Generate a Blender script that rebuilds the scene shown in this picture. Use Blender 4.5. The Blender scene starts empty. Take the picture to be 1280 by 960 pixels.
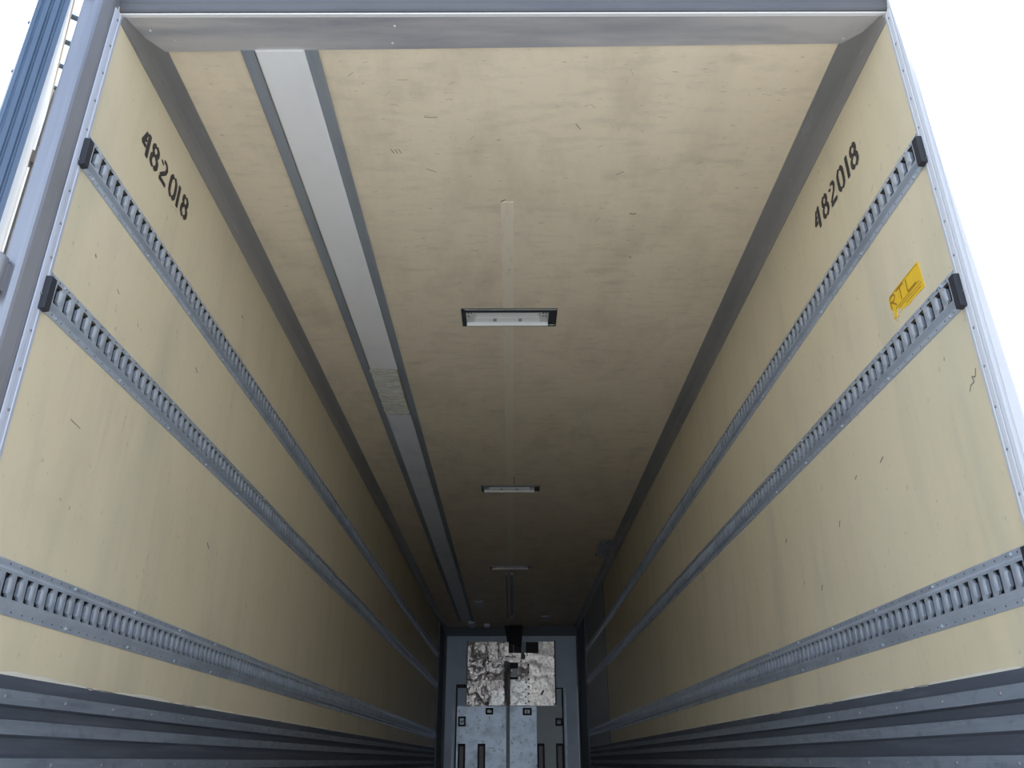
import bpy, math, random
from mathutils import Vector
random.seed(7)
sc = bpy.context.scene
col = sc.collection
ZC = 1.6            # camera height above the yard; all z below are given relative to the camera

# ------------------------------------------------------------------ camera
cam_d = bpy.data.cameras.new('camera'); cam = bpy.data.objects.new('camera', cam_d); col.objects.link(cam)
PITCH, YAW, ROLL, FPX = 0.4339, 0.0008, -0.003, 1018.08
cam_d.sensor_fit = 'HORIZONTAL'; cam_d.sensor_width = 36.0; cam_d.lens = 36.0 * FPX / 1280.0
cam_d.clip_start = 0.05; cam_d.clip_end = 500
cp, sp, cy, sy = math.cos(PITCH), math.sin(PITCH), math.cos(YAW), math.sin(YAW)
Fv = Vector((sy*cp, cy*cp, sp)); Rv = Vector((cy, -sy, 0)); Uv = Rv.cross(Fv)
R2 = math.cos(ROLL)*Rv + math.sin(ROLL)*Uv; U2 = -math.sin(ROLL)*Rv + math.cos(ROLL)*Uv
from mathutils import Matrix
m = Matrix((R2, U2, -Fv)).transposed().to_4x4(); m.translation = Vector((0, 0, ZC))
cam.matrix_world = m
sc.camera = cam

# ------------------------------------------------------------------ sky, sun, exposure
w = bpy.data.worlds.new('sky'); sc.world = w; w.use_nodes = True
nt = w.node_tree; nt.nodes.clear()
out = nt.nodes.new('ShaderNodeOutputWorld'); bg = nt.nodes.new('ShaderNodeBackground')
tc = nt.nodes.new('ShaderNodeTexCoord'); sep = nt.nodes.new('ShaderNodeSeparateXYZ'); rp = nt.nodes.new('ShaderNodeValToRGB')
nt.links.new(tc.outputs['Generated'], sep.inputs[0]); nt.links.new(sep.outputs['Z'], rp.inputs[0])
rp.color_ramp.elements[0].position = 0.0; rp.color_ramp.elements[0].color = (0.92, 1.0, 1.12, 1)
rp.color_ramp.elements[1].position = 1.0; rp.color_ramp.elements[1].color = (0.15, 0.22, 0.36, 1)
e = rp.color_ramp.elements.new(0.30); e.color = (0.30, 0.36, 0.45, 1)
e = rp.color_ramp.elements.new(0.12); e.color = (0.80, 0.86, 0.94, 1)
nt.links.new(rp.outputs[0], bg.inputs[0]); bg.inputs[1].default_value = 5.2
nt.links.new(bg.outputs[0], out.inputs[0])
sun_d = bpy.data.lights.new('sun', 'SUN'); sun = bpy.data.objects.new('sun', sun_d); col.objects.link(sun)
sun_d.energy = 4.6; sun_d.color = (1.0, 0.92, 0.80); sun_d.angle = math.radians(0.6)
sun.rotation_euler = Vector((0.85, -0.049, -1.0)).to_track_quat('-Z', 'Y').to_euler()
sun.location = (-6, 2, 9)
sc.view_settings.view_transform = 'Standard'; sc.view_settings.look = 'None'
sc.view_settings.gamma = 1.0; sc.view_settings.use_curve_mapping = False
sc.view_settings.exposure = 0.0
try:
    sc.cycles.max_bounces = 16; sc.cycles.diffuse_bounces = 10; sc.cycles.glossy_bounces = 6
except Exception: pass

# ------------------------------------------------------------------ materials
def mat(name, base, rough=0.6, metal=0.0, layers=(), bump=None, spec=None):
    """layers: (scale xyz, detail, lo, hi, colour, strength) noise layers mixed over the base colour"""
    M = bpy.data.materials.new(name); M.use_nodes = True
    n = M.node_tree.nodes; l = M.node_tree.links; b = n['Principled BSDF']
    b.inputs['Roughness'].default_value = rough; b.inputs['Metallic'].default_value = metal
    if spec is not None: b.inputs['Specular IOR Level'].default_value = spec
    b.inputs['Base Color'].default_value = (*base, 1)
    if layers or bump:
        g = n.new('ShaderNodeNewGeometry')
    prev = None
    for (scl, det, lo, hi, c, st) in layers:
        mp = n.new('ShaderNodeMapping'); mp.inputs['Scale'].default_value = scl
        mp.inputs['Location'].default_value = (len(n)*1.7, len(n)*0.9, len(n)*2.3)
        l.new(g.outputs['Position'], mp.inputs[0])
        no = n.new('ShaderNodeTexNoise'); no.inputs['Scale'].default_value = 1.0; no.inputs['Detail'].default_value = det
        no.inputs['Roughness'].default_value = 0.6
        l.new(mp.outputs[0], no.inputs[0])
        mr = n.new('ShaderNodeMapRange'); mr.inputs['From Min'].default_value = lo; mr.inputs['From Max'].default_value = hi
        mr.inputs['To Max'].default_value = st
        l.new(no.outputs[0], mr.inputs[0])
        mx = n.new('ShaderNodeMix'); mx.data_type = 'RGBA'
        l.new(mr.outputs[0], mx.inputs[0])
        if prev is None: mx.inputs[6].default_value = (*base, 1)
        else: l.new(prev, mx.inputs[6])
        mx.inputs[7].default_value = (*c, 1)
        prev = mx.outputs[2]
    if prev is not None: l.new(prev, b.inputs['Base Color'])
    if bump:
        scl, st, dist = bump
        mp = n.new('ShaderNodeMapping'); mp.inputs['Scale'].default_value = scl
        l.new(g.outputs['Position'], mp.inputs[0])
        no = n.new('ShaderNodeTexNoise'); no.inputs['Scale'].default_value = 1.0; no.inputs['Detail'].default_value = 4
        l.new(mp.outputs[0], no.inputs[0])
        bp = n.new('ShaderNodeBump'); bp.inputs['Strength'].default_value = st; bp.inputs['Distance'].default_value = dist
        l.new(no.outputs[0], bp.inputs['Height']); l.new(bp.outputs[0], b.inputs['Normal'])
    return M

BE = (0.58, 0.497, 0.335)
M = dict(
 wall=mat('beige_wall_panel', BE, 0.5, 0, (
    ((1.2, 5.0, 0.8), 3, 0.52, 0.78, (0.40, 0.37, 0.27), 0.6),
    ((2, 9.0, 1.3), 4, 0.60, 0.80, (0.36, 0.34, 0.26), 0.4),
    ((40, 40, 30), 3, 0.66, 0.76, (0.20, 0.18, 0.13), 0.6),
    ((5, 7, 4), 6, 0.50, 0.72, (0.46, 0.40, 0.28), 0.35),
    ((0.9, 0.9, 0.9), 2, 0.4, 0.7, (0.66, 0.58, 0.42), 0.35)), bump=((1, 6, 1.2), 0.25, 0.01)),
 ceil=mat('beige_roof_panel', (0.84, 0.72, 0.535), 0.55, 0, (
    ((5, 2.5, 3), 5, 0.46, 0.72, (0.66, 0.56, 0.41), 0.7),
    ((4, 13, 3), 6, 0.55, 0.76, (0.46, 0.39, 0.28), 0.38),
    ((22, 60, 9), 4, 0.64, 0.76, (0.16, 0.13, 0.10), 0.6),
    ((9, 28, 9), 6, 0.52, 0.72, (0.56, 0.48, 0.36), 0.3),
    ((14, 1.2, 9), 3, 0.62, 0.76, (0.84, 0.77, 0.64), 0.4))),
 scratch=mat('dark_scuff_mark', (0.20, 0.175, 0.13), 0.8),
 faint=mat('faint_scuff_mark', (0.42, 0.37, 0.27), 0.8),
 riser=mat('dirty_outer_header', (0.085, 0.088, 0.095), 0.55, 0.2, (((1.5, 9, 9), 5, 0.45, 0.72, (0.05, 0.055, 0.07), 0.8),)),
 alu=mat('weathered_aluminium_profile', (0.33, 0.32, 0.305), 0.45, 0.4, (
    ((6, 1.0, 6), 5, 0.45, 0.75, (0.22, 0.22, 0.22), 0.7),
    ((30, 5, 30), 4, 0.62, 0.75, (0.52, 0.53, 0.55), 0.5))),
 head=mat('dirty_header_metal', (0.64, 0.62, 0.62), 0.5, 0.3, (
    ((1.5, 9, 9), 5, 0.45, 0.72, (0.32, 0.35, 0.41), 0.75),
    ((22, 6, 4), 5, 0.55, 0.75, (0.55, 0.55, 0.53), 0.5))),
 lip=mat('bare_bright_metal_lip', (0.78, 0.77, 0.76), 0.35, 0.2),
 rail=mat('galvanised_steel', (0.60, 0.67, 0.77), 0.34, 0.64, (
    ((9, 9, 9), 5, 0.45, 0.7, (0.40, 0.45, 0.52), 0.6),
    ((60, 60, 60), 3, 0.6, 0.75, (0.70, 0.75, 0.82), 0.35))),
 hole=mat('dark_rail_recess', (0.05, 0.055, 0.06), 0.7),  # slot backing painted dark to stand for the occlusion inside the rail
 black=mat('black_rubber', (0.018, 0.02, 0.026), 0.6),
 kick=mat('scuffed_aluminium_kick_plate', (0.24, 0.27, 0.31), 0.5, 0.35, (
    ((9, 2.0, 30), 6, 0.45, 0.72, (0.15, 0.17, 0.20), 0.8),
    ((30, 14, 30), 5, 0.52, 0.70, (0.13, 0.15, 0.18), 0.7),
    ((20, 3, 160), 4, 0.62, 0.72, (0.42, 0.46, 0.50), 0.5))),
 groove=mat('shaded_kick_plate_groove', (0.075, 0.085, 0.105), 0.6, 0.2, (((9, 2.0, 30), 6, 0.5, 0.75, (0.14, 0.15, 0.18), 0.7),)),  # recess shade of the kick plate grooves painted as a darker colour
 sealant=mat('pale_sealant_bead', (0.60, 0.56, 0.47), 0.7),
 steel=mat('brushed_stainless_steel', (0.25, 0.255, 0.28), 0.30, 0.6, (((30, 30, 1.5), 4, 0.45, 0.75, (0.17, 0.18, 0.20), 0.5),)),
 steeld=mat('stained_steel', (0.20, 0.20, 0.21), 0.5, 0.3, (((8, 8, 3), 4, 0.45, 0.75, (0.15, 0.14, 0.135), 0.6),)),
 trim=mat('pale_grey_edge_trim', (0.50, 0.53, 0.61), 0.45, 0.2, (((30, 30, 3), 4, 0.5, 0.75, (0.32, 0.34, 0.38), 0.5),)),
 white=mat('white_door_skin', (0.82, 0.83, 0.85), 0.45, 0, (((3, 3, 9), 5, 0.62, 0.8, (0.62, 0.62, 0.62), 0.35),)),
 shade=mat('shaded_white_post_paint', (0.50, 0.51, 0.53), 0.5),  # right post and edge strip: white greyed down to carry the shade
 gasket=mat('blue_grey_rubber_seal', (0.06, 0.095, 0.15), 0.42, 0, (((20, 20, 2), 3, 0.5, 0.75, (0.13, 0.18, 0.26), 0.5),)),
 tan=mat('tan_edge_strip', (0.55, 0.47, 0.38), 0.6),
 track=mat('grey_track_metal', (0.30, 0.33, 0.36), 0.5, 0.2, (((9, 1.5, 9), 4, 0.45, 0.72, (0.17, 0.19, 0.21), 0.6),)),
 duct=mat('off_white_duct_panel', (0.84, 0.84, 0.83), 0.5, 0, (((6, 3, 6), 5, 0.5, 0.78, (0.72, 0.71, 0.69), 0.5),)),
 duct2=mat('grey_duct_panel', (0.78, 0.81, 0.86), 0.45, 0, (((6, 3, 6), 4, 0.5, 0.78, (0.5, 0.53, 0.58), 0.5),)),
 tape=mat('crinkled_tape', (0.80, 0.78, 0.68), 0.16, 0.0, (((9, 60, 9), 5, 0.50, 0.62, (1.0, 1.0, 0.95), 0.9), ((12, 40, 9), 5, 0.55, 0.70, (0.5, 0.49, 0.44), 0.6)), bump=((14, 70, 9), 1.0, 0.03)),  # white noise streaks are glints painted onto the crinkles
 tape_dim=mat('crinkled_grey_tape', (0.36, 0.39, 0.42), 0.3, 0.1, (((30, 30, 30), 5, 0.58, 0.68, (0.85, 0.86, 0.88), 0.7),), bump=((30, 30, 30), 1.0, 0.01)),
 seam=mat('pale_joint_tape', (0.84, 0.75, 0.58), 0.5, 0, (((40, 12, 9), 5, 0.55, 0.75, (0.68, 0.60, 0.47), 0.7),)),
 lampw=mat('white_lamp_tray', (0.76, 0.76, 0.74), 0.2, 0, (((15, 20, 9), 4, 0.5, 0.8, (0.64, 0.63, 0.60), 0.4),)),
 lampd=mat('black_lamp_bezel', (0.05, 0.055, 0.06), 0.4, 0.2, (((12, 12, 9), 4, 0.5, 0.7, (0.13, 0.13, 0.13), 0.6),)),
 bulk=mat('blue_grey_bulkhead_panel', (0.50, 0.58, 0.70), 0.5, 0.15, (((2, 2, 2), 4, 0.4, 0.75, (0.34, 0.41, 0.50), 0.6),)),
 dark=mat('dark_front_lining', (0.13, 0.155, 0.18), 0.6),
 mid=mat('grey_front_lining', (0.40, 0.42, 0.43), 0.55, 0.1),
 evap=mat('dented_aluminium_sheet', (1.0, 0.91, 0.84), 0.36, 0.8, (
    ((2.2, 2.2, 1.6), 3, 0.4, 0.7, (0.80, 0.76, 0.76), 0.5),
    ((14, 14, 12), 5, 0.60, 0.72, (0.42, 0.38, 0.36), 0.6)), bump=((2.6, 2.6, 2.2), 1.0, 0.16)),
 evapspot=mat('speckled_aluminium_sheet', (1.0, 0.92, 0.83), 0.36, 0.75, (
    ((24, 24, 22), 5, 0.52, 0.62, (0.38, 0.35, 0.34), 0.75),
    ((3, 3, 2), 3, 0.4, 0.7, (0.56, 0.53, 0.50), 0.5)), bump=((6, 6, 6), 0.7, 0.03)),
 evapbr=mat('clean_aluminium_patch', (1.0, 0.98, 0.93), 0.36, 0.8, (((9, 9, 9), 4, 0.5, 0.75, (0.55, 0.56, 0.52), 0.6),), bump=((9, 9, 9), 0.8, 0.03)),
 guard=mat('worn_blue_grey_guard', (0.66, 0.76, 0.88), 0.42, 0.45, (
    ((2.4, 2.4, 3), 5, 0.48, 0.66, (0.30, 0.37, 0.44), 0.75),
    ((14, 14, 14), 5, 0.58, 0.70, (0.10, 0.12, 0.15), 0.7))),
 guardg=mat('grey_green_guard', (0.50, 0.55, 0.58), 0.5, 0.1, (((3, 3, 3), 4, 0.5, 0.75, (0.4, 0.45, 0.48), 0.6),)),
 concrete=mat('yard_concrete', (0.50, 0.48, 0.44), 0.9, 0, (((0.7, 0.7, 0.7), 6, 0.4, 0.75, (0.38, 0.37, 0.34), 0.7),)),
 floor=mat('worn_trailer_floor', (0.42, 0.42, 0.42), 0.6, 0, (((6, 1, 6), 5, 0.4, 0.7, (0.30, 0.30, 0.30), 0.7),)),
 skin=mat('white_trailer_skin', (0.75, 0.76, 0.78), 0.4),
 ink=mat('black_stencil_paint', (0.035, 0.03, 0.028), 0.7, 0, (((90, 90, 90), 3, 0.55, 0.75, (0.14, 0.125, 0.10), 0.7),)),
 yellow=mat('yellow_vinyl', (0.72, 0.45, 0.025), 0.5, 0, (((25, 25, 25), 4, 0.5, 0.75, (0.62, 0.40, 0.06), 0.6),)),
 brown=mat('faded_brown_print', (0.36, 0.18, 0.015), 0.6),
 green=mat('green_fitting', (0.06, 0.14, 0.12), 0.5),
)

# ------------------------------------------------------------------ mesh helpers
class MB:
    def __init__(s): s.v = []; s.f = []; s.m = []; s.sm = []
    def face(s, pts, mi=0, smooth=False):
        b = len(s.v); s.v += [tuple(p) for p in pts]; s.f.append(tuple(range(b, b+len(pts)))); s.m.append(mi); s.sm.append(smooth)
    def grid(s, rows, mi=0, smooth=True, flip=False):
        b = len(s.v); n = len(rows[0])
        for r in rows: s.v += [tuple(p) for p in r]
        for i in range(len(rows)-1):
            for j in range(n-1):
                q = (b+i*n+j, b+i*n+j+1, b+(i+1)*n+j+1, b+(i+1)*n+j)
                s.f.append(q[::-1] if flip else q); s.m.append(mi); s.sm.append(smooth)
    def box(s, x0, x1, y0, y1, z0, z1, mi=0):
        b = len(s.v)
        s.v += [(x0,y0,z0),(x1,y0,z0),(x1,y1,z0),(x0,y1,z0),(x0,y0,z1),(x1,y0,z1),(x1,y1,z1),(x0,y1,z1)]
        for q in ((0,3,2,1),(4,5,6,7),(0,1,5,4),(1,2,6,5),(2,3,7,6),(3,0,4,7)):
            s.f.append(tuple(b+i for i in q)); s.m.append(mi); s.sm.append(False)
    def bbox(s, x0, x1, y0, y1, z0, z1, c=0.003, mi=0):
        """box whose front edges are chamfered in the xz section (prism along y)"""
        s.prism_y([(x0+c,z0),(x1-c,z0),(x1,z0+c),(x1,z1-c),(x1-c,z1),(x0+c,z1),(x0,z1-c),(x0,z0+c)], y0, y1, mi)
    def prism(s, poly, fn, mi=0):
        """poly 2D, fn(p, end) -> 3D for end 0/1"""
        b = len(s.v); n = len(poly)
        s.v += [fn(p, 0) for p in poly] + [fn(p, 1) for p in poly]
        s.f.append(tuple(range(b, b+n))[::-1]); s.f.append(tuple(range(b+n, b+2*n))); s.m += [mi, mi]; s.sm += [False, False]
        for i in range(n):
            j = (i+1) % n
            s.f.append((b+i, b+j, b+n+j, b+n+i)); s.m.append(mi); s.sm.append(False)
    def prism_y(s, poly, y0, y1, mi=0): s.prism(poly, lambda p, e: (p[0], (y0, y1)[e], p[1]), mi)
    def prism_z(s, poly, z0, z1, mi=0): s.prism(poly, lambda p, e: (p[0], p[1], (z0, z1)[e]), mi)
    def prism_x(s, poly, x0, x1, mi=0): s.prism(poly, lambda p, e: ((x0, x1)[e], p[0], p[1]), mi)
    def dome(s, c, nrm, r, h, mi=0, n=10):
        c = Vector(c); nrm = Vector(nrm).normalized(); a = nrm.orthogonal().normalized(); b_ = nrm.cross(a)
        rows = []
        for k in range(5):
            t = k/4*math.pi/2; rr = r*math.cos(t)+1e-5; hh = h*math.sin(t)
            rows.append([c + nrm*hh + (a*math.cos(2*math.pi*i/n)+b_*math.sin(2*math.pi*i/n))*rr for i in range(n+1)])
        s.grid(rows, mi, True)
    def cyl(s, p0, p1, r, mi=0, n=14):
        p0 = Vector(p0); p1 = Vector(p1); d = (p1-p0).normalized(); a = d.orthogonal().normalized(); b_ = d.cross(a)
        ring = lambda c: [c + (a*math.cos(2*math.pi*i/n)+b_*math.sin(2*math.pi*i/n))*r for i in range(n+1)]
        s.grid([ring(p0), ring(p1)], mi, True)
        s.face(ring(p0)[:-1][::-1], mi); s.face(ring(p1)[:-1], mi)
    def build(s, name, mats, parent=None):
        if not isinstance(mats, (list, tuple)): mats = [mats]
        me = bpy.data.meshes.new(name)
        off = Vector((0, 0, ZC)) - (parent_loc(parent) if parent else Vector((0, 0, 0)))
        me.from_pydata([tuple(Vector(p)+off) for p in s.v], [], s.f)
        for k in mats: me.materials.append(k)
        me.polygons.foreach_set('material_index', s.m); me.polygons.foreach_set('use_smooth', s.sm)
        me.update()
        o = bpy.data.objects.new(name, me); col.objects.link(o)
        if parent: o.parent = parent
        return o
def parent_loc(p):
    v = Vector(p.location)
    while p.parent: p = p.parent; v += Vector(p.location)
    return v
def tag(o, label=None, cat=None, group=None, kind=None):
    if label: o['label'] = label
    if cat: o['category'] = cat
    if group: o['group'] = group
    if kind: o['kind'] = kind
    return o
def thing(name, loc, label, cat, group=None, kind=None):
    o = bpy.data.objects.new(name, None); col.objects.link(o)
    o.location = (loc[0], loc[1], loc[2]+ZC); o.empty_display_size = 0.1
    return tag(o, label, cat, group, kind)
def struct(o, label, cat='structure'): return tag(o, label, cat, None, 'structure')
def dup(o, loc, parent):
    c = o.copy(); col.objects.link(c); c.parent = parent; c.location = loc; return c

XL, XR = -1.2524, 1.2076      # inner wall faces
CZ = 2.2235                   # ceiling
YR, YF = 1.86, 15.30          # rear and front of the load space
FL = -0.43                    # load floor
GZ = -1.6

# ------------------------------------------------------------------ yard
g = MB(); g.box(-40, 40, -45, 60, GZ-0.2, GZ); struct(g.build('ground', M['concrete']), 'pale concrete yard the trailer stands on', 'ground')

# ------------------------------------------------------------------ body shell
def scuff(mb, fn, pts, w, mi):
    """thin ribbon mark; fn maps 2D + lift to 3D"""
    for (a, b) in zip(pts[:-1], pts[1:]):
        d = Vector((b[0]-a[0], b[1]-a[1])); L = d.length
        if L < 1e-6: continue
        n = Vector((-d.y, d.x))/L*w/2
        mb.face([fn(a[0]+n.x, a[1]+n.y), fn(b[0]+n.x, b[1]+n.y), fn(b[0]-n.x, b[1]-n.y), fn(a[0]-n.x, a[1]-n.y)], mi)

def side_wall(side):
    x = XL if side < 0 else XR
    mb = MB(); xo = x + side*0.075
    mb.box(min(x, xo), max(x, xo), YR-0.0, YF+0.1, FL-0.1, CZ+0.02)
    fn = lambda a, b: (x - side*0.0006, a, b)
    if side > 0:
        marks = [([(1.905,.925),(1.915,.905),(1.93,.912),(1.925,.895),(1.945,.893),(1.955,.88)], .004), ([(2.50,.895),(2.53,.885)], .006),
                 ([(2.72,.905),(2.74,.895)], .006), ([(2.93,.80),(2.945,.78)], .007), ([(3.53,.885),(3.55,.87)], .01),
                 ([(2.03,1.02),(2.035,1.01)], .004), ([(3.2,.62),(3.22,.60)], .008)]
    else:
        marks = [([(2.06,1.39),(2.07,1.382)], .007), ([(2.22,1.365),(2.24,1.358)], .004), ([(3.30,1.885),(3.32,1.88)], .008),
                 ([(2.14,.885),(2.20,.88)], .003), ([(3.31,.82),(3.34,.80)], .008), ([(2.9,1.42),(2.93,1.41)], .006)]
    for pts, wd in marks:
        pts = [(p[0], p[1]) for p in pts]; scuff(mb, fn, pts, wd, 1)
    rnd = random.Random(side+5)
    for k in range(46):
        y = rnd.uniform(2.2, 8.5); z = rnd.uniform(0.25, 2.05); L = rnd.uniform(.004, .025); a = rnd.uniform(-.6, .6)
        scuff(mb, fn, [(y, z), (y+L*math.sin(a), z+L*math.cos(a))], rnd.uniform(.001, .004), 2)
    o = mb.build('wall_left' if side < 0 else 'wall_right', [M['wall'], M['scratch'], M['faint']])
    struct(o, 'beige side panel on the %s of the trailer with faint vertical streaks' % ('left' if side < 0 else 'right'), 'wall')
side_wall(-1); side_wall(1)

# ceiling, with openings for the three recessed lamps
LAMPS = [3.825, 6.93, 10.19]; LX0, LX1, LW = -0.272, 0.250, 0.19
mb = MB()
ys = [YR]
cuts = []
for ly in LAMPS: cuts.append((ly+0.01, ly+LW-0.01))
y = YR
for a, b in cuts:
    mb.box(XL-0.07, XR+0.07, y, a, CZ, CZ+0.06)
    mb.box(XL-0.07, LX0+0.015, a, b, CZ, CZ+0.06); mb.box(LX1-0.03, XR+0.07, a, b, CZ, CZ+0.06)
    y = b
mb.box(XL-0.07, XR+0.07, y, YF+0.1, CZ, CZ+0.06)
cf = lambda a, b: (a, b, CZ-0.0008)
for pts, wd in [([(.53,2.985),(.545,2.99),(.56,2.985)], .006), ([(.57,3.33),(.585,3.335)], .006), ([(-.48,2.56),(-.47,2.585)], .003),
                ([(-.465,2.56),(-.455,2.585)], .003), ([(-.45,2.56),(-.44,2.585)], .003), ([(-.33,2.38),(-.31,2.385),(-.28,2.383)], .003),
                ([(-.045,2.90),(-.025,2.885)], .006), ([(-.02,3.44),(.005,3.44)], .008), ([(.44,2.72),(.47,2.70)], .003),
                ([(-.35,2.68),(-.31,2.70)], .003), ([(.25,2.42),(.27,2.45)], .003), ([(-.02,4.35),(-.015,4.45)], .005),
                ([(-.93,2.35),(-.92,2.41)], .003), ([(.02,6.7),(.022,6.9)], .006)]:
    scuff(mb, cf, pts, wd, 1)
rnd = random.Random(3)
for k in range(150):
    x = rnd.uniform(-.62, 1.08); y = 2.1 + 7*rnd.random()**1.6; L = rnd.uniform(.005, .04); a = rnd.gauss(math.pi/2, .5)
    scuff(mb, cf, [(x, y), (x+L*math.sin(a), y+L*math.cos(a)*1.2)], rnd.uniform(.0008, .0025), 2)
struct(mb.build('ceiling', [M['ceil'], M['scratch'], M['faint']]), 'scuffed beige roof lining with fine scratches', 'ceiling')

# floor slab with plank grooves
mb = MB()
nx = 14
for i in range(nx):
    a = XL + (XR-XL)*i/nx; b = XL + (XR-XL)*(i+1)/nx
    mb.box(a+0.002, b-0.002, YR-0.06, YF, FL-0.03, FL)
mb.box(XL, XR, YR-0.06, YF, FL-0.1, FL-0.03)
struct(mb.build('floor', M['floor']), 'dark worn planked load floor of the trailer', 'floor')
# roof skin and outer skins
mb = MB()
mb.box(XL-0.07, XR+0.07, YR, YF+0.1, CZ+0.06, CZ+0.10)
struct(mb.build('trim_14', M['skin']), 'white outer roof skin above the lining', 'roof')
mb = MB(); mb.box(XL-0.08, XR+0.08, YF+0.0, YF+0.08, FL-0.1, CZ)
struct(mb.build('wall_front', M['dark']), 'dark end wall at the far front of the trailer', 'wall')
# roof corner profiles
for side in (-1, 1):
    x = XL if side < 0 else XR
    xi = -1.180 if side < 0 else 1.1208
    s = -side
    k = abs(xi-x)
    poly = [(x, 2.1635-0.012), (x+s*0.003, 2.1635-0.012), (x+s*0.004, 2.1635), (x+s*k*0.22, 2.186), (x+s*k*0.40, 2.2015), (x+s*k*0.98, CZ-0.004), (xi, CZ-0.004), (xi, CZ), (x, CZ)]
    mb = MB()
    rows = [[(p[0], yy, p[1]) for p in poly] for yy in (YR+0.02, YF)]
    mb.grid(rows, 0, False); mb.face(rows[0]); mb.face(rows[1][::-1])
    struct(mb.build('trim_%d' % (1 if side < 0 else 2), M['alu']), 'grey metal corner profile where the roof meets the %s wall' % ('left' if side < 0 else 'right'), 'trim')

# rear header: sloping inner plate, bright lip, outer riser
mb = MB()
yi0, yi1 = 2.060, 2.031
zb = 2.179
# inner plate (its front edge runs slightly askew)
top = [(XL+0.005, 2.062, CZ-0.006), (XR-0.005, 2.031, CZ-0.006)]
bot = [(XL+0.005, 1.884, zb), (XR-0.005, 1.884, zb)]
mb.grid([[bot[0], bot[1]], [top[0], top[1]]], 0, False)
mb.grid([[top[0], top[1]], [(top[0][0], top[0][1], CZ), (top[1][0], top[1][1], CZ)]], 0, False)
mb.box(XL, XR, 1.872, 1.884, zb-0.002, zb+0.05, 1)
mb.face([(XL+.005, 1.884, zb), (XL+.005, 2.062, CZ-.006), (XL+.005, 1.884, CZ-.006)]); mb.face([(XR-.005, 1.884, zb), (XR-.005, 1.884, CZ-.006), (XR-.005, 2.031, CZ-.006)])
h = mb.build('trim_3', [M['head'], M['lip']])
struct(h, 'dirty grey metal header plate across the top of the rear opening', 'trim')
mb = MB()
mb.prism_x([(1.872, zb+0.004), (1.866, zb+0.004), (1.862, zb+0.010), (1.858, zb+0.030), (1.855, zb+0.035), (1.855, CZ+0.12), (1.872, CZ+0.12)], XL-0.05, XR+0.05)
struct(mb.build('trim_4', M['riser']), 'blue-grey outer face of the rear header above the bright lip', 'trim')
for px, py in ((-1.19, 1.95), (-1.13, 2.0), (-0.38, 1.93), (1.12, 2.0), (-0.4, 2.02)):
    zz = zb + (py-1.884)/(2.046-1.884)*(CZ-0.006-zb)
    r_ = MB(); r_.dome((px, py, zz-0.0005), (0, 0.25, -1), 0.005, 0.003); r_.build('rivet', M['lip'], h)

# end trims with rivets on both walls
def end_trim(side):
    x = XL if side < 0 else XR; s = -side
    mb = MB(); y0 = 1.840 if side < 0 else 1.850
    poly = [(x, y0), (x+s*0.004, y0), (x+s*0.005, y0+0.010), (x+s*0.0035, y0+0.012), (x+s*0.0035, 1.868), (x+s*0.005, 1.871), (x+s*0.003, 1.883), (x, 1.883)]
    mb.prism_z(poly, FL, 2.172)
    o = mb.build('trim_%d' % (5 if side < 0 else 6), M['trim'] if side < 0 else M['shade'])
    struct(o, 'narrow riveted edge strip finishing the rear end of the %s wall' % ('left' if side < 0 else 'right'), 'trim')
    proto = None
    z = 2.14
    while z > 0.1:
        if proto is None:
            r_ = MB(); r_.dome((x+s*0.0035, 1.860, z), (s, 0, 0), 0.0042, 0.004); proto = r_.build('rivet', M['steeld'], o); z0 = z
        else: dup(proto, (0, 0, z-z0), o)
        z -= 0.112
end_trim(-1); end_trim(1)

# rear posts
mb = MB()
poly = [(XL-0.002, 1.842), (-1.2545, 1.826), (-1.262, 1.790), (-1.2655, 1.782), (-1.2705, 1.7765), (-1.277, 1.774), (-1.307, 1.773), (-1.312, 1.778), (-1.33, 1.80), (-1.33, 1.859), (XL-0.002, 1.859)]
n = len(poly); b0 = len(mb.v)
for i in range(n):
    a = poly[i]; b = poly[(i+1) % n]
    mi = 1 if i in (0, 1) else 0
    mb.face([(a[0], a[1], FL-0.2), (b[0], b[1], FL-0.2), (b[0], b[1], 2.33), (a[0], a[1], 2.33)], mi, i in (2, 3, 4, 5))
mb.face([(p[0], p[1], 2.33) for p in poly])
post = struct(mb.build('trim_7', [M['steel'], M['steeld']]), 'polished steel rear post on the left with a bright rounded edge', 'trim')
mb = MB()
poly = [(XR+0.001, 1.856), (XR+0.003, 1.838), (XR+0.012, 1.83), (XR+0.075, 1.83), (XR+0.085, 1.859), (XR+0.001, 1.859)]
mb.prism_z(poly, FL-0.2, 2.33)
struct(mb.build('trim_8', M['shade']), 'white rear post on the right beside the open door', 'trim')

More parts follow.
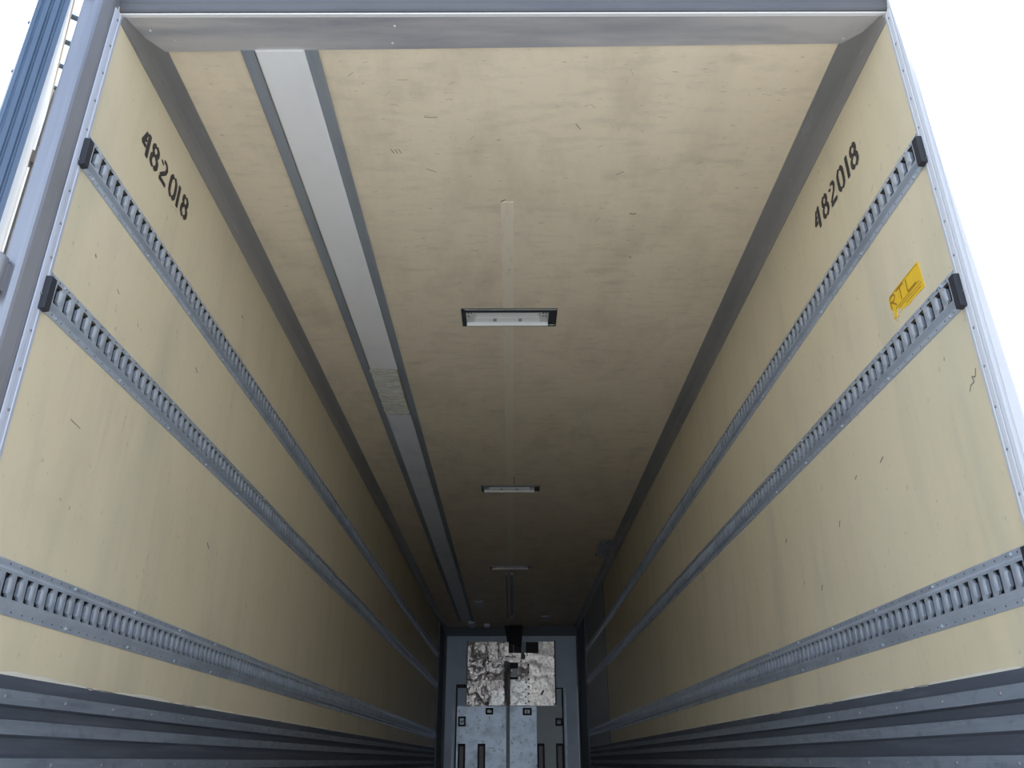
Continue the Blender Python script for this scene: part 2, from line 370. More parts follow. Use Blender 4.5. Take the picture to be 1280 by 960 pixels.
# ------------------------------------------------------------------ doors
# left door, swung round away from the opening: a 0.08 thick leaf seen almost along its plane
DH = 2.30
d = Vector((-0.570, 0.822)).normalized(); nrm = Vector((d.y, -d.x))   # nrm = outer face side, towards the trailer
h0 = Vector((-1.333, 1.750))
def P(u, t, z): q = h0 + d*u - nrm*t; return (q.x, q.y, z)      # u along leaf, t into thickness (away from trailer)
dr = thing('door_1', (h0.x, h0.y, FL), 'white left rear door folded back beyond the steel post, with a dark seal on its edge', 'door', kind='structure')
mb = MB(); mb.prism([(0.012, 0.0), (1.22, 0.0), (1.22, 0.079), (0.012, 0.079)], lambda p, e: P(p[0], p[1], (FL-0.05, DH)[e])); mb.build('leaf', M['white'], dr)
mb = MB()   # ribbed rubber seal on the hinge edge
prof = [(0.012, 0.0), (0.0, 0.003), (-0.001, 0.012), (0.004, 0.015), (0.004, 0.019), (-0.003, 0.023), (-0.004, 0.036), (0.003, 0.040), (0.003, 0.043), (-0.004, 0.047), (-0.005, 0.058), (0.001, 0.062), (0.001, 0.064), (-0.002, 0.067), (-0.002, 0.076), (0.004, 0.079), (0.012, 0.079)]
mb.grid([[P(a, b, FL-0.05) for a, b in prof], [P(a, b, DH) for a, b in prof]], 0, False, True)
mb.build('edge_seal', M['gasket'], dr)
mb = MB(); mb.prism([(0.0, -0.004), (1.22, -0.004), (1.22, 0.012), (0.0, 0.012)], lambda p, e: P(p[0], p[1], (DH-0.03, DH+0.006)[e])); tr = mb.build('top_strip', M['tan'], dr)
for u in (0.27, 0.40, 0.53, 0.66):
    r_ = MB(); q = P(u, -0.004, DH-0.012); r_.cyl(q, (q[0]+nrm.x*0.02, q[1]+nrm.y*0.02, q[2]), 0.009); r_.build('stud', M['gasket'], tr)
for u, rr in ((0.62, 0.012), (0.95, 0.012)):
    r_ = MB(); q = P(u, -0.018, 0); r_.cyl((q[0], q[1], FL), (q[0], q[1], DH-0.06), rr); bar = r_.build('locking_bar', M['steel'], dr)
    for z in (0.2, 1.05, 1.9):
        r_ = MB(); r_.prism([(u-0.02, -0.034), (u+0.02, -0.034), (u+0.02, 0.0), (u-0.02, 0.0)], lambda p, e: P(p[0], p[1], (z, z+0.05)[e])); r_.build('bar_bracket', M['steeld'], bar)
for k, z in enumerate([0.25+0.19*i for i in range(11)]):
    r_ = MB(); q = P(0.010, 0.079, z); r_.dome(q, (-nrm.x, -nrm.y, 0), 0.006, 0.005); r_.build('rivet', M['gasket'], dr)
# hinges of the left door
for z in (-0.2, 1.075, 2.17):
    r_ = MB()
    r_.cyl((-1.307, 1.752, z), (-1.307, 1.752, z+0.098), 0.021); r_.cyl((-1.307, 1.752, z-0.012), (-1.307, 1.752, z+0.11), 0.009)
    r_.box(-1.335, -1.290, 1.756, 1.774, z+0.008, z+0.090)
    r_.build('hinge', M['steeld'], dr)
# right door, open square to the opening: its sunlit inner face fills the right of the view
dr = thing('door_2', (XR+0.006, 1.825, FL), 'white right rear door standing open, bright in the sun', 'door', kind='structure')
mb = MB(); x0 = XR+0.006
poly = [(x0, 1.822), (x0+0.004, 1.828), (x0+0.07, 1.828), (x0+0.078, 1.82), (x0+0.078, 0.55), (x0, 0.55)]
mb.prism_z(poly, FL-0.05, 2.34)
mb.build('leaf', M['white'], dr)
mb = MB()
mb.prism_z([(x0-0.0, 0.55), (x0+0.078, 0.55), (x0+0.078, 0.54), (x0+0.05, 0.53), (x0+0.02, 0.53), (x0, 0.54)], FL-0.05, 2.34); mb.build('edge_seal', M['gasket'], dr)
for z in (-0.2, 0.6, 1.35, 2.1):
    r_ = MB(); r_.cyl((x0+0.095, 1.79, z), (x0+0.095, 1.79, z+0.10), 0.018); r_.build('hinge', M['steeld'], dr)

# ------------------------------------------------------------------ kick plates along the foot of both walls
def kick(side):
    x = XL if side < 0 else XR; s = -side
    prof = [(0.199, 0.000), (0.199, 0.003), (0.167, 0.006), (0.163, 0.020), (0.130, 0.021), (0.124, 0.006), (0.101, 0.005), (0.096, 0.020), (0.063, 0.021),
            (0.056, 0.008), (0.046, 0.005), (0.036, 0.008), (0.026, 0.006), (0.016, 0.005), (0.010, 0.021), (-0.024, 0.021), (-0.030, 0.006), (-0.060, 0.006)]
    z = -0.06
    while z > FL+0.07:
        prof += [(z-0.006, 0.020), (z-0.039, 0.021), (z-0.046, 0.006), (z-0.066, 0.006)]; z -= 0.066
    prof += [(FL, 0.006), (FL, 0.0)]
    mb = MB()
    ysx = [1.885 + i*(13.36/40) for i in range(41)]
    for (za, pa), (zb_, pb) in zip(prof[:-1], prof[1:]):
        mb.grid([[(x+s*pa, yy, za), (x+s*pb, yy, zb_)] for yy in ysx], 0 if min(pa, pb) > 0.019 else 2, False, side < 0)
    mb.face([(x+s*p, ysx[0], zz) for zz, p in prof])
    # uneven sealant line on the top edge
    rnd = random.Random(11+side); rows = []
    yy = 1.885; top = []
    while yy < 14.5: top.append((yy, 0.199+rnd.uniform(0.001, 0.008)+0.004*math.sin(yy*9))); yy += rnd.uniform(0.015, 0.06)*(1+yy*0.15)
    mb.grid([[(x+s*0.0035, a, 0.197), (x+s*0.0035, a, zt-0.003), (x+s*0.0005, a, zt)] for a, zt in top], 1, False)
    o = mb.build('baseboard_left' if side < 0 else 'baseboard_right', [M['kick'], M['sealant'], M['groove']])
    struct(o, 'scuffed ribbed metal kick plate along the foot of the %s wall' % ('left' if side < 0 else 'right'), 'kick plate')
    proto = None
    for z, ph in ((0.147, 2.115), (-0.007, 2.105)):
        yy = ph
        while yy < 14.2:
            if proto is None:
                r_ = MB(); r_.dome((x+s*0.0205, yy, z), (s, 0, 0), 0.0062, 0.0035); proto = r_.build('rivet', M['steeld'], o); base = (yy, z)
            else: dup(proto, (0, yy-base[0], z-base[1]), o)
            yy += 0.295
kick(-1); kick(1)

# ------------------------------------------------------------------ slotted cargo rails
def rail(side, z0, z1, which, capz):
    x = XL if side < 0 else XR; s = -side
    zc = (z0+z1)/2; Y0, Y1 = 1.886, 14.95
    sname = 'left' if side < 0 else 'right'
    root = thing('cargo_rail', (x, Y0, zc), '%s slotted galvanised cargo rail on the %s wall, %s' % (which[0], sname, which[1]), 'cargo rail', 'slotted cargo rails along the walls')
    pf = 0.017
    fw = 0.019
    fb, ft = z0+fw+0.010, z1-fw-0.010           # face bottom / top
    sb, st = zc-0.029, zc+0.029                 # slot bottom / top
    X = lambda p: x+s*p
    mb = MB()
    # flanges and slopes as long strips, with small rounded lips
    prof_lo = [(z0, 0.0), (z0, 0.003), (z0+0.003, 0.0045), (z0+fw-0.003, 0.0035), (z0+fw, 0.005), (fb-0.002, pf-0.001), (fb, pf), (sb, pf)]
    prof_hi = [(st, pf), (ft, pf), (ft+0.002, pf-0.001), (z1-fw, 0.005), (z1-fw+0.003, 0.0035), (z1-0.003, 0.0045), (z1, 0.003), (z1, 0.0)]
    for prof in (prof_lo, prof_hi):
        mb.grid([[(X(p), yy, zz) for zz, p in prof] for yy in (Y0, Y1)], 0, False, side < 0)
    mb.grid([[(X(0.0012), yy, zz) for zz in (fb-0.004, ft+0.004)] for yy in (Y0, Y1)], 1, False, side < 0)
    mb.face([(X(0), Y0, z0), (X(.004), Y0, z0+.002), (X(.004), Y0, z0+fw), (X(pf), Y0, fb), (X(pf), Y0, ft), (X(.004), Y0, z1-fw), (X(.004), Y0, z1-.002), (X(0), Y0, z1)])
    # slotted face: bars pressed outwards between slots with hooked ends
    pitch = 0.05
    k = 0
    mb.grid([[(X(pf), yy, zz) for zz in (sb, st)] for yy in (Y0, Y0+0.012)], 0, False, side < 0)
    y = Y0+0.012
    while y+pitch < Y1:
        # slot from y to y+w, bar from y+w to y+pitch
        wS = 0.016; hk = 0.009
        ya, yb = y+wS, y+pitch
        zs = [sb, sb+hk, sb+hk+0.003, sb+hk+0.008, st-hk-0.008, st-hk-0.003, st-hk, st]
        near = [ya+0.012, ya+0.006, ya+0.001, ya, ya, ya+0.001, ya+0.006, ya+0.012]      # near edge of the bar (towards the doors)
        bul = [0.0, 0.0, 0.0025, 0.005, 0.005, 0.0025, 0.0, 0.0]
        rows = []
        for zz, ne, bb in zip(zs, near, bul):
            r = []
            for q in range(6):
                t_ = q/5; yy = ne + (yb-ne)*t_
                bump = bb*(1-max(0, (t_-0.35)/0.65)**1.6) - (0.003 if q == 0 and bb > 0 else 0)
                r.append((X(pf+bump), yy, zz))
            rows.append(r)
        mb.grid(rows, 0, True, side > 0)
        # turned-in edge of the bar, visible inside the slot
        mb.grid([[(X(pf-0.0075), ne+0.0015, zz) for zz, ne in zip(zs, near)], [(X(pf+(bb-0.003 if bb else 0)), ne, zz) for zz, ne, bb in zip(zs, near, bul)]], 0, False)
        if y < 6.5:
            for zz in (z0+fw*0.5, z1-fw*0.5):
                mb.face([(X(0.0048), y+0.03+0.0028*math.cos(a*math.pi/3), zz+0.0028*math.sin(a*math.pi/3)) for a in range(6)], 1)
        y += pitch; k += 1
    mb.grid([[(X(pf), yy, zz) for zz in (sb, st)] for yy in (y, Y1)], 0, False, side < 0)
    mb.build('rail_body', [M['rail'], M['hole']], root)
    # black end cap
    c = MB(); ya, yb = 1.862, 1.8858
    poly = [(capz[0]+0.004, 0), (capz[0], 0.006), (capz[0]+0.002, pf+0.005), (capz[1]-0.002, pf+0.005), (capz[1], 0.006), (capz[1]-0.004, 0)]
    c.prism([(a, b) for a, b in poly], lambda p, e: (X(p[1]), (ya, yb)[e], p[0]))
    c.build('end_cap', M['black'], root)
    proto = None; yy = 1.957
    while yy < 14.9:
        for zz, dy in ((z0+fw*0.5, -0.006), (z1-fw*0.5, 0.0)):
            if proto is None:
                r_ = MB(); r_.dome((X(0.0042), yy+dy, zz), (s, 0, 0), 0.0058, 0.0045); proto = r_.build('rivet', M['track'], root); b0 = (yy+dy, zz); l0 = Vector(proto.location)
            else: dup(proto, (0, yy+dy-b0[0], zz-b0[1]), root)
        yy += 0.403
for side in (-1, 1):
    nm = 'left' if side < 0 else 'right'
    rail(side, 1.5704, 1.691, ('topmost', 'just below the stencilled number' ), (1.566, 1.662))
    rail(side, 1.0946, 1.2133, ('middle', 'below the topmost rail' if side < 0 else 'just below the yellow sticker'), (1.088, 1.188))
    rail(side, 0.3302, 0.4589, ('lowest', 'just above the kick plate'), (0.335, 0.452))

# ------------------------------------------------------------------ stencilled trailer number on both walls
def ribbon2d(pts, w):
    polys = []
    for a, b in zip(pts[:-1], pts[1:]):
        a = Vector(a); b = Vector(b); d_ = (b-a); L = d_.length
        if L < 1e-5: continue
        n_ = Vector((-d_.y, d_.x))/L*w/2; e_ = d_/L*w*0.25
        polys.append([a-e_+n_*0.7, a+n_, b+n_, b+e_+n_*0.7, b+e_-n_*0.7, b-n_, a-n_, a-e_-n_*0.7])
    return polys
arc8L = [(.22, .98), (.10, .88), (.09, .70), (.20, .55), (.06, .40), (.05, .16), (.20, .02)]
DIG = {
 '4': [([(.42, .02), (.42, .98)], .22), ([(.24, .92), (.02, .38)], .17), ([(.02, .36), (.25, .34)], .18), ([(.10,.5),(.24,.62)], .16)],
 '8': [(arc8L, .19), ([(.56-a, b) for a, b in arc8L], .20)],
 '2': [([(.08, .80), (.085, .81)], .24), ([(.22, .97), (.40, .94), (.48, .76), (.40, .54), (.20, .34), (.08, .20)], .17), ([(.06, .05), (.30, .06), (.52, .05)], .20)],
 '0': [([(.20, .98), (.07, .82), (.05, .5), (.07, .18), (.20, .02)], .20), ([(.36, .98), (.49, .82), (.51, .5), (.49, .18), (.36, .02)], .20)],
 '1': [([(.26, .02), (.26, .98)], .21)],
}
def number(side):
    x = XL if side < 0 else XR; s = -side
    H = 0.086; zb = 1.888
    ys_ = [2.176, 2.247, 2.328, 2.414, 2.470, 2.531] if side < 0 else [2.650, 2.566, 2.486, 2.404, 2.338, 2.280]
    root = thing('stencilled_number', (x, 2.4, zb), 'black stencilled number 482018 on the %s wall above the topmost rail' % ('left' if side < 0 else 'right'), 'number')
    names = {'4': 'digit_four', '8': 'digit_eight', '2': 'digit_two', '0': 'digit_zero', '1': 'digit_one'}
    for ch, y0 in zip('482018', ys_):
        mb = MB(); dirn = 1 if side < 0 else -1
        for pts, wd in DIG[ch]:
            for poly in ribbon2d(pts, wd):
                q = [(y0 + dirn*(p.x*H*1.22 - 0.16*H), zb + p.y*H*1.04 - 0.001) for p in poly]
                lift = 0.0008 + 0.00006*len(mb.f)
                mb.face([(x+s*lift, a, b) for a, b in q])
        mb.build(names[ch], M['ink'], root)
number(-1); number(1)

# ------------------------------------------------------------------ torn yellow sticker on the right wall
root = thing('rental_sticker', (XR, 2.14, 1.30), 'torn yellow rental sticker on the right wall above the middle rail', 'sticker')
mb = MB()
out_ = [(2.040, 1.345), (2.036, 1.254), (2.10, 1.256), (2.150, 1.254), (2.158, 1.263), (2.168, 1.256), (2.176, 1.268), (2.186, 1.259), (2.192, 1.276), (2.204, 1.272), (2.206, 1.285), (2.218, 1.268), (2.224, 1.256), (2.232, 1.262), (2.236, 1.285), (2.248, 1.300), (2.252, 1.325), (2.246, 1.339), (2.19, 1.344)]
mb.prism(out_, lambda p, e: (XR - (0.0, 0.0014)[e], p[0], p[1]))
for a, b, r in ((2.215, 1.255, .004), (2.238, 1.262, .005), (2.20, 1.262, .003), (2.245, 1.275, .003), (2.228, 1.248, .003)):
    mb.face([(XR-0.0013, a+r*math.cos(t_*1.05)*1.2, b+r*math.sin(t_*1.05)) for t_ in range(6)])
mb.build('backing', M['yellow'], root)
mb = MB(); f2 = lambda a, b: (XR-0.0019, a, b)
def st(pts, w=0.004): scuff(mb, f2, pts, w, 0)
# letters read towards the rear doors: R, T, L
def rl(y0, strokes, w=0.0045):
    for q in strokes: st([(y0 - a, 1.292 + b) for a, b in q], w)
rl(2.240, [[(0, 0), (0, .042)], [(0, .042), (.026, .042), (.032, .034), (.026, .024), (0, .022)], [(.010, .022), (.034, 0)]], 0.006)
rl(2.196, [[(.0, .042), (.050, .042)], [(.025, 0), (.025, .042)]], 0.006)
rl(2.128, [[(0, .042), (0, 0)], [(0, 0), (.055, 0)]], 0.006)
st([(2.215, 1.284), (2.056, 1.287)], 0.003)
st([(2.236, 1.339), (2.050, 1.340)], 0.0022)
rnd = random.Random(2)
for row in (1.276, 1.266):
    yy = 2.19 if row > 1.27 else 2.15
    while yy > 2.052:
        L = rnd.uniform(.003, .006); st([(yy, row), (yy-L, row+rnd.uniform(-.001, .001))], 0.0035); st([(yy, row-.002), (yy, row+.003)], 0.001); yy -= L+.003
mb.build('lettering', M['brown'], root)

# ------------------------------------------------------------------ ceiling joint strip
mb = MB()
for a, b in ((2.90, 3.44), (3.445, LAMPS[0]-0.004), (LAMPS[0]+LW+0.004, LAMPS[1]-0.004), (LAMPS[1]+LW+0.004, LAMPS[2]-0.004)):
    mb.box(-0.030, 0.012, a, b, CZ-0.0025, CZ+0.001)
    mb.box(-0.045, -0.030, a, b, CZ-0.001, CZ+0.001)
struct(mb.build('trim_9', M['seam']), 'pale joint strip along the middle of the ceiling between the lamps', 'trim')

# ------------------------------------------------------------------ duct strip with two guide tracks on the left of the ceiling
root = thing('ceiling_duct', (-0.8, 2.06, CZ), 'off-white ceiling duct strip between two grey guide tracks, left of the lamps', 'duct')
for x0, x1 in ((-0.9262, -0.8812), (-0.7069, -0.6628)):
    mb = MB()
    p_ = [(x0, CZ), (x0, CZ-0.008), (x0+0.004, CZ-0.011), (x0+0.014, CZ-0.011), (x0+0.017, CZ-0.006), (x1-0.017, CZ-0.006), (x1-0.014, CZ-0.011), (x1-0.004, CZ-0.011), (x1, CZ-0.008), (x1, CZ)]
    p_ = [(x0, CZ), (x0, CZ-0.009), (x0+0.003, CZ-0.012), (x1-0.003, CZ-0.012), (x1, CZ-0.009), (x1, CZ)]
    mb.prism_y(p_, 2.052, 14.6); mb.build('guide_track', M['track'], root)
mb = MB(); mb.prism_y([(-0.876, CZ), (-0.876, CZ-0.010), (-0.870, CZ-0.014), (-0.713, CZ-0.014), (-0.7071, CZ-0.010), (-0.7071, CZ)], 2.054, 4.55)
mb.build('front_cover', M['duct'], root)
mb = MB()
rows = []
for i in range(25):
    yy = 4.54 + 0.72*i/24
    rows.append([(-0.877+0.164*j/10 + (random.uniform(-.006, .004) if j in (0, 10) else 0), yy + random.uniform(-.008, .008), CZ-0.016-random.uniform(0, .006)) for j in range(11)])
mb.grid(rows, 0, True, True); mb.build('tape_patch', M['tape'], root)
mb = MB(); mb.prism_y([(-0.8805, CZ), (-0.8805, CZ-0.004), (-0.7075, CZ-0.004), (-0.7075, CZ)], 5.2, 14.6)
mb.build('rear_cover', M['duct2'], root)
mb = MB(); mb.cyl((-0.794, 5.255, CZ-0.010), (-0.794, 5.245, CZ-0.010), 0.004)
mb.box(-0.877, -0.709, 5.262, 5.268, CZ-0.018, CZ-0.002); mb.build('joint_lip', M['track'], root)

# ------------------------------------------------------------------ recessed ceiling lamps
def lamp():
    y0 = LAMPS[0]
    root = thing('ceiling_lamp', (0, y0, CZ), 'nearest recessed ceiling lamp, white tray in a black bezel, largest of the three', 'lamp', 'recessed ceiling lamps')
    ax0, ax1 = LX0+0.024, LX1-0.045; ay0, ay1 = y0+0.036, y0+LW-0.016
    mb = MB()
    for (a, b, c_, d_) in ((LX0, LX1, y0, ay0), (LX0, LX1, ay1, y0+LW), (LX0, ax0, ay0, ay1), (ax1, LX1, ay0, ay1)):
        mb.box(a, b, c_, d_, CZ-0.006, CZ+0.004)
    mb.box(LX0+0.01, LX1-0.005, y0+0.008, y0+0.012, CZ-0.010, CZ-0.005); mb.box(LX0+0.01, LX1-0.005, y0+0.026, y0+0.030, CZ-0.009, CZ-0.005)
    mb.box(ax1+0.004, ax1+0.008, ay0, ay1, CZ-0.010, CZ-0.005); mb.box(ax1+0.030, ax1+0.034, ay0, ay1, CZ-0.009, CZ-0.005)
    mb.build('bezel', M['lampd'], root)
    mb = MB(); mb.box(ax1-0.02, LX1-0.006, ay1-0.004, ay1-0.001, CZ-0.009, CZ-0.004); mb.box(LX0+0.02, LX1-0.004, y0+0.002, y0+0.004, CZ-0.008, CZ-0.005); mb.build('bright_edge', M['lip'], root)
    mb = MB()
    prof = [(ay0, -0.004), (ay0+0.010, -0.001), (ay0+0.018, 0.022), (ay0+0.030, 0.030), (ay0+0.075, 0.032), (ay0+0.090, 0.020), (ay0+0.093, 0.010), (ay0+0.097, 0.008), (ay0+0.100, 0.010), (ay0+0.104, 0.018), (ay1-0.014, 0.004), (ay1-0.005, -0.013), (ay1, -0.013)]
    prof = [(a, b+CZ) for a, b in prof]
    xi0, xi1 = ax0+0.055, ax1-0.055
    flat = [(a, min(b, CZ+0.004)) for a, b in prof]
    mb.grid([[(xx, a, b) for a, b in pr] for xx, pr in ((ax0, flat), (xi0-0.012, flat), (xi0, prof), (xi1, prof), (xi1+0.012, flat), (ax1, flat))], 0, False)
    mb.build('tray', M['lampw'], root)
    for sx, sy_ in ((ax0+0.014, .02), (ax0+0.014, .055), (ax0+0.03, .022), (ax1-0.014, .02), (ax1-0.014, .055), (ax1-0.03, .022), (ax1-0.03, .055)):
        r_ = MB(); r_.dome((sx, ay0+sy_, CZ+0.0035), (0, 0, -1), 0.0045, 0.003); r_.build('screw', M['black'], root)
    for sx in (-0.10, 0.04):
        r_ = MB(); r_.box(sx, sx+0.018, ay0+0.094, ay0+0.104, CZ-0.002, CZ+0.012); r_.build('clip', M['track'], root)
    return root
lp = lamp()
for y0, lab in ((LAMPS[1], 'second recessed ceiling lamp, halfway down, smaller white bar in a dark bezel'), (LAMPS[2], 'farthest recessed ceiling lamp, a thin bright line deep inside the trailer')):
    c = lp.copy(); col.objects.link(c); c.location = (0, y0, CZ+ZC); c['label'] = lab
    for ch in list(lp.children):
        q = ch.copy(); col.objects.link(q); q.parent = c

# ------------------------------------------------------------------ conduits and patches deep in the ceiling
root = thing('ceiling_conduit', (-0.03, 10.7, CZ), 'pair of thin conduits running from the farthest lamp to the front unit', 'conduit')
mb = MB(); mb.prism_y([(-0.083, CZ), (-0.083, CZ-0.02), (-0.078, CZ-0.025), (-0.067, CZ-0.025), (-0.062, CZ-0.02), (-0.062, CZ)], 10.65, 15.1); mb.build('left_pipe', M['track'], root)
mb = MB(); mb.prism_y([(-0.020, CZ), (-0.020, CZ-0.02), (-0.014, CZ-0.026), (0.010, CZ-0.026), (0.016, CZ-0.02), (0.016, CZ)], 10.65, 14.2); mb.build('right_pipe', M['track'], root)
mb = MB(); mb.box(-0.024, 0.020, 13.9, 14.45, CZ-0.035, CZ-0.002); mb.box(-0.087, -0.058, 14.2, 15.1, CZ-0.032, CZ-0.002); tag(mb.build('end_sleeve', M['duct'], root), 'pale end sleeves')
def crumple(name, x0, x1, y0, y1, z, m_, lab, cat, seed, nx=9, ny=9, amp=0.02):
    rnd = random.Random(seed); mb = MB()
    rows = [[(x0+(x1-x0)*j/nx + rnd.uniform(-.015, .015), y0+(y1-y0)*i/ny + rnd.uniform(-.03, .03), z-0.003-rnd.uniform(0, amp)) for j in range(nx+1)] for i in range(ny+1)]
    mb.grid(rows, 0, False, True); return tag(mb.build(name, m_), lab, cat)
crumple('tape_patch', 0.98, 1.118, 8.85, 9.65, CZ, M['tape_dim'], 'crumpled tape patch on the ceiling beside the right corner profile', 'tape', 4, amp=0.03)
mb = MB(); mb.box(-0.58, -0.44, 12.65, 13.1, CZ-0.012, CZ); mb.box(-0.56, -0.46, 12.7, 13.05, CZ-0.020, CZ-0.012); tag(mb.build('ceiling_plate', M['duct2']), 'small pale plate on the ceiling between the duct strip and the conduits', 'plate')
mb = MB(); mb.box(0.50, 0.66, 14.1, 14.5, CZ-0.012, CZ); mb.box(0.52, 0.64, 14.15, 14.45, CZ-0.020, CZ-0.012); tag(mb.build('ceiling_plate', M['mid']), 'small faint plate on the ceiling right of the conduits near the front', 'plate')
root = thing('duct_outlet', (-0.66, 14.6, CZ), 'pale torn end of the ceiling duct near the front bulkhead', 'duct end')
mb = MB(); mb.prism_y([(-0.76, CZ), (-0.76, CZ-0.05), (-0.67, CZ-0.05), (-0.655, CZ)], 14.61, 15.1); mb.build('outlet_box', M['duct2'], root)
mb = MB(); mb.box(-0.50, -0.40, 14.95, 15.1, CZ-0.05, CZ); mb.build('side_piece', M['duct2'], root)

# ------------------------------------------------------------------ front end of the load space
def side_lining(side, ya, yb, m_, name, lab, th=0.004):
    x = XL if side < 0 else XR; mb = MB(); xa = x; xb = x-side*th
    mb.box(min(xa, xb), max(xa, xb), ya, yb, FL, 2.15); return struct(mb.build(name, m_), lab, 'trim')
side_lining(1, 10.93, 13.76, M['mid'], 'trim_10', 'grey lining sheet on the right wall behind its vertical seam')
mb = MB(); mb.box(XR-0.006, XR, 10.90, 10.93, FL, 2.15); struct(mb.build('trim_11', M['dark']), 'dark vertical seam on the right wall near the front', 'trim')
side_lining(1, 13.76, YF, M['dark'], 'trim_12', 'dark lining at the front right corner', 0.03)
side_lining(-1, 14.3, YF, M['dark'], 'trim_13', 'dark lining at the front left corner', 0.03)
YB = 15.20
mb = MB(); mb.box(-1.165, 1.143, YB, YB+0.06, FL, 2.045)
mb.box(1.1432, 1.15, YB+0.001, YB+0.06, FL, 1.20)
bp = tag(mb.build('front_bulkhead', M['bulk']), 'blue-grey bulkhead panel closing the far end behind the metal sheets', 'bulkhead')
r_ = MB(); r_.box(1.134, 1.145, YB-0.004, YB+0.001, FL, 1.15); r_.build('edge_strip', M['lip'], bp)
for a_, b_ in (([(-0.985, FL), (-0.955, FL), (-0.955, 1.17), (-0.80, 1.17), (-0.80, 1.23), (-0.985, 1.23)], 0), ([(0.86, FL), (0.89, FL), (0.89, 1.17), (0.77, 1.17), (0.77, 1.15), (0.86, 1.15)], 0)):
    r_ = MB(); r_.prism(a_, lambda p, e: (p[0], (YB-0.004, YB+0.001)[e], p[1])); r_.build('frame_bar', M['black'], bp)
for xa, xb, zt in ((0.915, 0.93, 1.16), (-1.03, -1.018, 0.85)):
    r_ = MB(); r_.box(xa, xb, YB-0.004, YB+0.001, FL, zt); r_.build('frame_edge', M['guard'], bp)

root = thing('evaporator_cover', (0, YB, 0.87), 'dented bare aluminium cover sheets high on the front bulkhead', 'cover')
YE = YB-0.10
def dent(x0, x1, z0, z1, y, amp, seed, m_, name='cover_sheet'):
    rnd = random.Random(seed); mb = MB(); n1 = max(3, int((x1-x0)/0.05)); n2 = max(3, int((z1-z0)/0.05))
    rows = []
    for j in range(n2+1):
        r = []
        for i in range(n1+1):
            e_ = 0 if i in (0, n1) or j in (0, n2) else 1
            r.append((x0+(x1-x0)*i/n1, y + e_*rnd.uniform(-amp, amp), z0+(z1-z0)*j/n2))
        rows.append(r)
    mb.grid(rows, 0, True)
    mb.box(x0, x1, y+0.012+amp, YB-0.006, z0, z1)
    return mb.build(name, m_, root)
dent(-0.79, -0.420, 0.872, 1.940, YE, 0.010, 1, M['evap'])
dent(-0.418, -0.135, 1.605, 1.935, YE+0.004, 0.003, 2, M['evap'])
dent(-0.418, -0.135, 1.125, 1.595, YE+0.002, 0.004, 3, M['evap'])
dent(-0.36, -0.135, 0.875, 1.12, YE-0.004, 0.008, 4, M['evapbr'])
dent(-0.418, -0.36, 0.875, 1.12, YE+0.002, 0.004, 14, M['evap'])
mb = MB(); mb.prism_z([(-0.133, YE+.02), (-0.120, YE-0.03), (-0.085, YE-0.05), (-0.05, YE-0.03), (-0.038, YE+.02)], 0.88, 1.60); mb.build('centre_ridge', M['evap'], root)
# right-hand sheets around the openings
dent(-0.035, 0.30, 0.875, 1.30, YE, 0.006, 5, M['evapbr'])
dent(-0.035, 0.30, 1.345, 1.48, YE, 0.003, 6, M['evap'])
dent(0.105, 0.30, 1.30, 1.345, YE, 0.003, 16, M['evap'])
dent(0.105, 0.30, 1.48, 1.58, YE, 0.003, 7, M['evap'])
dent(-0.133, -0.062, 1.605, 1.93, YE, 0.002, 8, M['evapspot'])
dent(-0.062, 0.30, 1.585, 1.742, YE, 0.004, 9, M['evapspot'])
dent(0.30, 0.745, 0.872, 1.742, YE, 0.006, 10, M['evapspot'])
dent(0.47, 0.745, 1.742, 1.935, YE, 0.004, 11, M['evapspot'])
dent(0.165, 0.245, 1.742, 1.93, YE+0.03, 0.001, 12, M['mid'], 'divider')
for a, b, c_, d_, dd in ((-0.065, 0.205, 1.742, 1.935, .06), (0.205, 0.47, 1.742, 1.935, .06), (-0.035, 0.105, 1.48, 1.585, .04), (-0.035, 0.105, 1.30, 1.345, .03)):
    mb = MB(); mb.box(a, b, YE+dd, YB-0.006, c_, d_); mb.build('opening', M['black'], root)
mb = MB(); mb.box(0.005, 0.09, YE-0.006, YE+0.03, 1.352, 1.47); mb.build('label_plate', M['duct2'], root)
mb = MB(); mb.box(0.02, 0.03, YE+0.02, YE+0.05, 1.742, 1.91); mb.build('inner_pipe', M['lampw'], root)
mb = MB()
for a, b, c_, d_ in ((0.745, 0.765, 0.90, 1.95), (-0.80, -0.79, 0.9, 1.95)): mb.box(a, b, YE-0.004, YB-0.006, c_, d_)
mb.box(-0.418, -0.12, YE-0.004, YE+0.01, 1.595, 1.605)
mb.build('dark_edge', M['black'], root)
proto = None
scr = [(-0.75, 1.62, .018), (-0.76, 1.40, .012), (-0.76, .92, .012), (-0.73, 1.88, .012)] + [(-0.43, z, .013) for z in (1.88, 1.66, 1.56, 1.40, 1.12, .92)] \
    + [(-0.145, z, .012) for z in (1.92, 1.53, 1.41, 1.29, 1.17, 1.05, .92)] + [(0.285, z, .014) for z in (1.54, 1.42, 1.30, 1.18, 1.06, .94)] \
    + [(0.235, z, .013) for z in (1.37, 1.25, 1.13, 1.01, .91)] + [(0.73, z, .012) for z in (1.66, 1.36, .90)] + [(-0.10, 1.60, .018), (0.16, 1.60, .015)]
for a, z, r in scr:
    r_ = MB(); r_.dome((a, YE-0.008, z), (0, -1, 0), r, 0.01, n=8); r_.build('screw', M['black'], root)
mb = MB(); scuff(mb, lambda a, b: (a, YE-0.012, b), [(0.50, 1.05), (0.55, 1.12)], 0.03, 0)
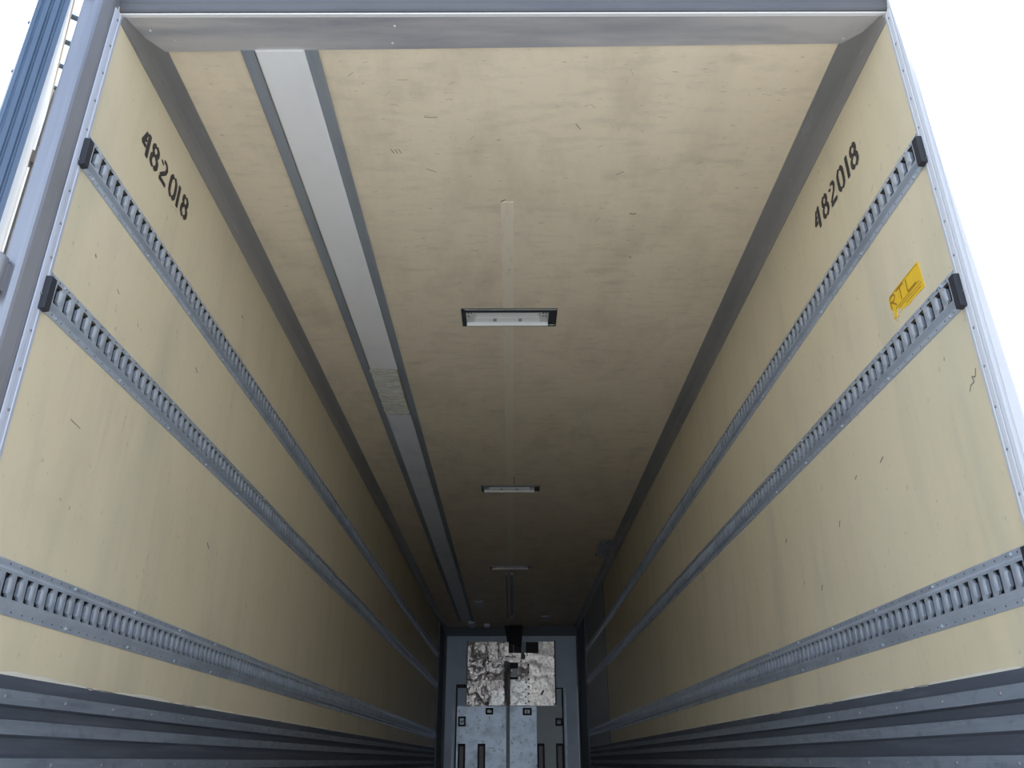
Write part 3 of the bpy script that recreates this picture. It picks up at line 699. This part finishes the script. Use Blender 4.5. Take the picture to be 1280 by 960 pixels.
for q in ([(-0.12, 1.69), (0.02, 1.67)], [(0.0, 1.70), (0.07, 1.66)], [(0.26, 1.74), (0.27, 1.69)]): scuff(mb, lambda a, b: (a, YE-0.012, b), q, 0.016, 0)
mb.build('tear', M['black'], root)
root2 = thing('hose_bundle', (0.02, YB-0.08, 1.93), 'dark bundle of hoses dropping from the ceiling into the cover opening', 'hose')
for k, (a, r) in enumerate(((-0.10, .035), (-0.04, .045), (0.03, .05), (0.10, .045), (0.155, .035))):
    mb = MB(); mb.cyl((a, YB-0.14, CZ-0.02), (a*0.7+0.02, YB-0.17, 1.93 - 0.02*k), r, n=10); mb.build('hose', M['black'], root2)
tag_ = MB(); tag_.prism([(0.15, 1.64), (0.22, 1.63), (0.235, 1.69), (0.20, 1.75), (0.16, 1.74)], lambda p, e: (p[0], (YE-0.05, YE-0.008)[e], p[1]))
tag(tag_.build('pipe_fitting', M['green']), 'small dark green fitting below the openings of the aluminium cover', 'fitting')

root = thing('guard_panel', (0, YB, FL), 'worn blue-grey guard panel on the bulkhead below the aluminium cover', 'panel')
mb = MB(); mb.box(-0.955, -0.105, YB-0.05, YB-0.006, FL, 0.868); mb.box(-0.045, 0.42, YB-0.05, YB-0.006, FL, 0.868); mb.build('panel_sheet', M['guard'], root)
mb = MB(); mb.box(0.42, 0.86, YB-0.05, YB-0.006, FL, 0.868); mb.build('right_sheet', M['guardg'], root)
mb = MB(); mb.prism_z([(-0.105, YB-.006), (-0.10, YB-0.075), (-0.085, YB-0.09), (-0.062, YB-0.09), (-0.048, YB-0.075), (-0.045, YB-.006)], FL, 0.866); mb.build('centre_post', M['guardg'], root)
for x0, x1, z0, z1 in ((-0.93, -0.80, 0.545, 0.705), (-0.46, -0.33, 0.735, 0.84), (0.18, 0.335, 0.72, 0.838), (0.74, 0.86, 0.55, 0.675)):
    r_ = MB(); xm = (x0+x1)/2; w4 = (x1-x0)*0.22
    for (a, b, c_, d_) in ((x0, x1, z0, z0+0.03), (x0, x1, z1-0.03, z1), (x0, x0+w4, z0, z1), (x1-w4, x1, z0, z1)): r_.bbox(a, b, YB-0.085, YB-0.05, c_, d_, 0.006)
    bk = r_.build('bracket', M['black'], root)
    r_ = MB(); r_.dome((xm, YB-0.052, (z0+z1)/2), (0, -1, 0), 0.025, 0.02); r_.build('bolt', M['duct2'], bk)
for x0, x1 in ((-0.925, -0.80), (-0.59, -0.46), (0.42, 0.545), (0.74, 0.87)):
    r_ = MB(); zt = 0.275
    for (a, b, c_, d_) in ((x0, x0+0.03, FL+.05, zt), (x1-0.03, x1, FL+.05, zt), (x0, x1, zt-0.04, zt), (x0, x1, FL+.05, FL+.09)): r_.bbox(a, b, YB-0.085, YB-0.05, c_, d_, 0.006)
    sl = r_.build('slot_frame', M['black'], root)
    r_ = MB(); r_.box(x0+0.03, x1-0.03, YB-0.056, YB-0.0505, FL+.09, zt-0.04); r_.build('slot_insert', M['steeld'], sl)
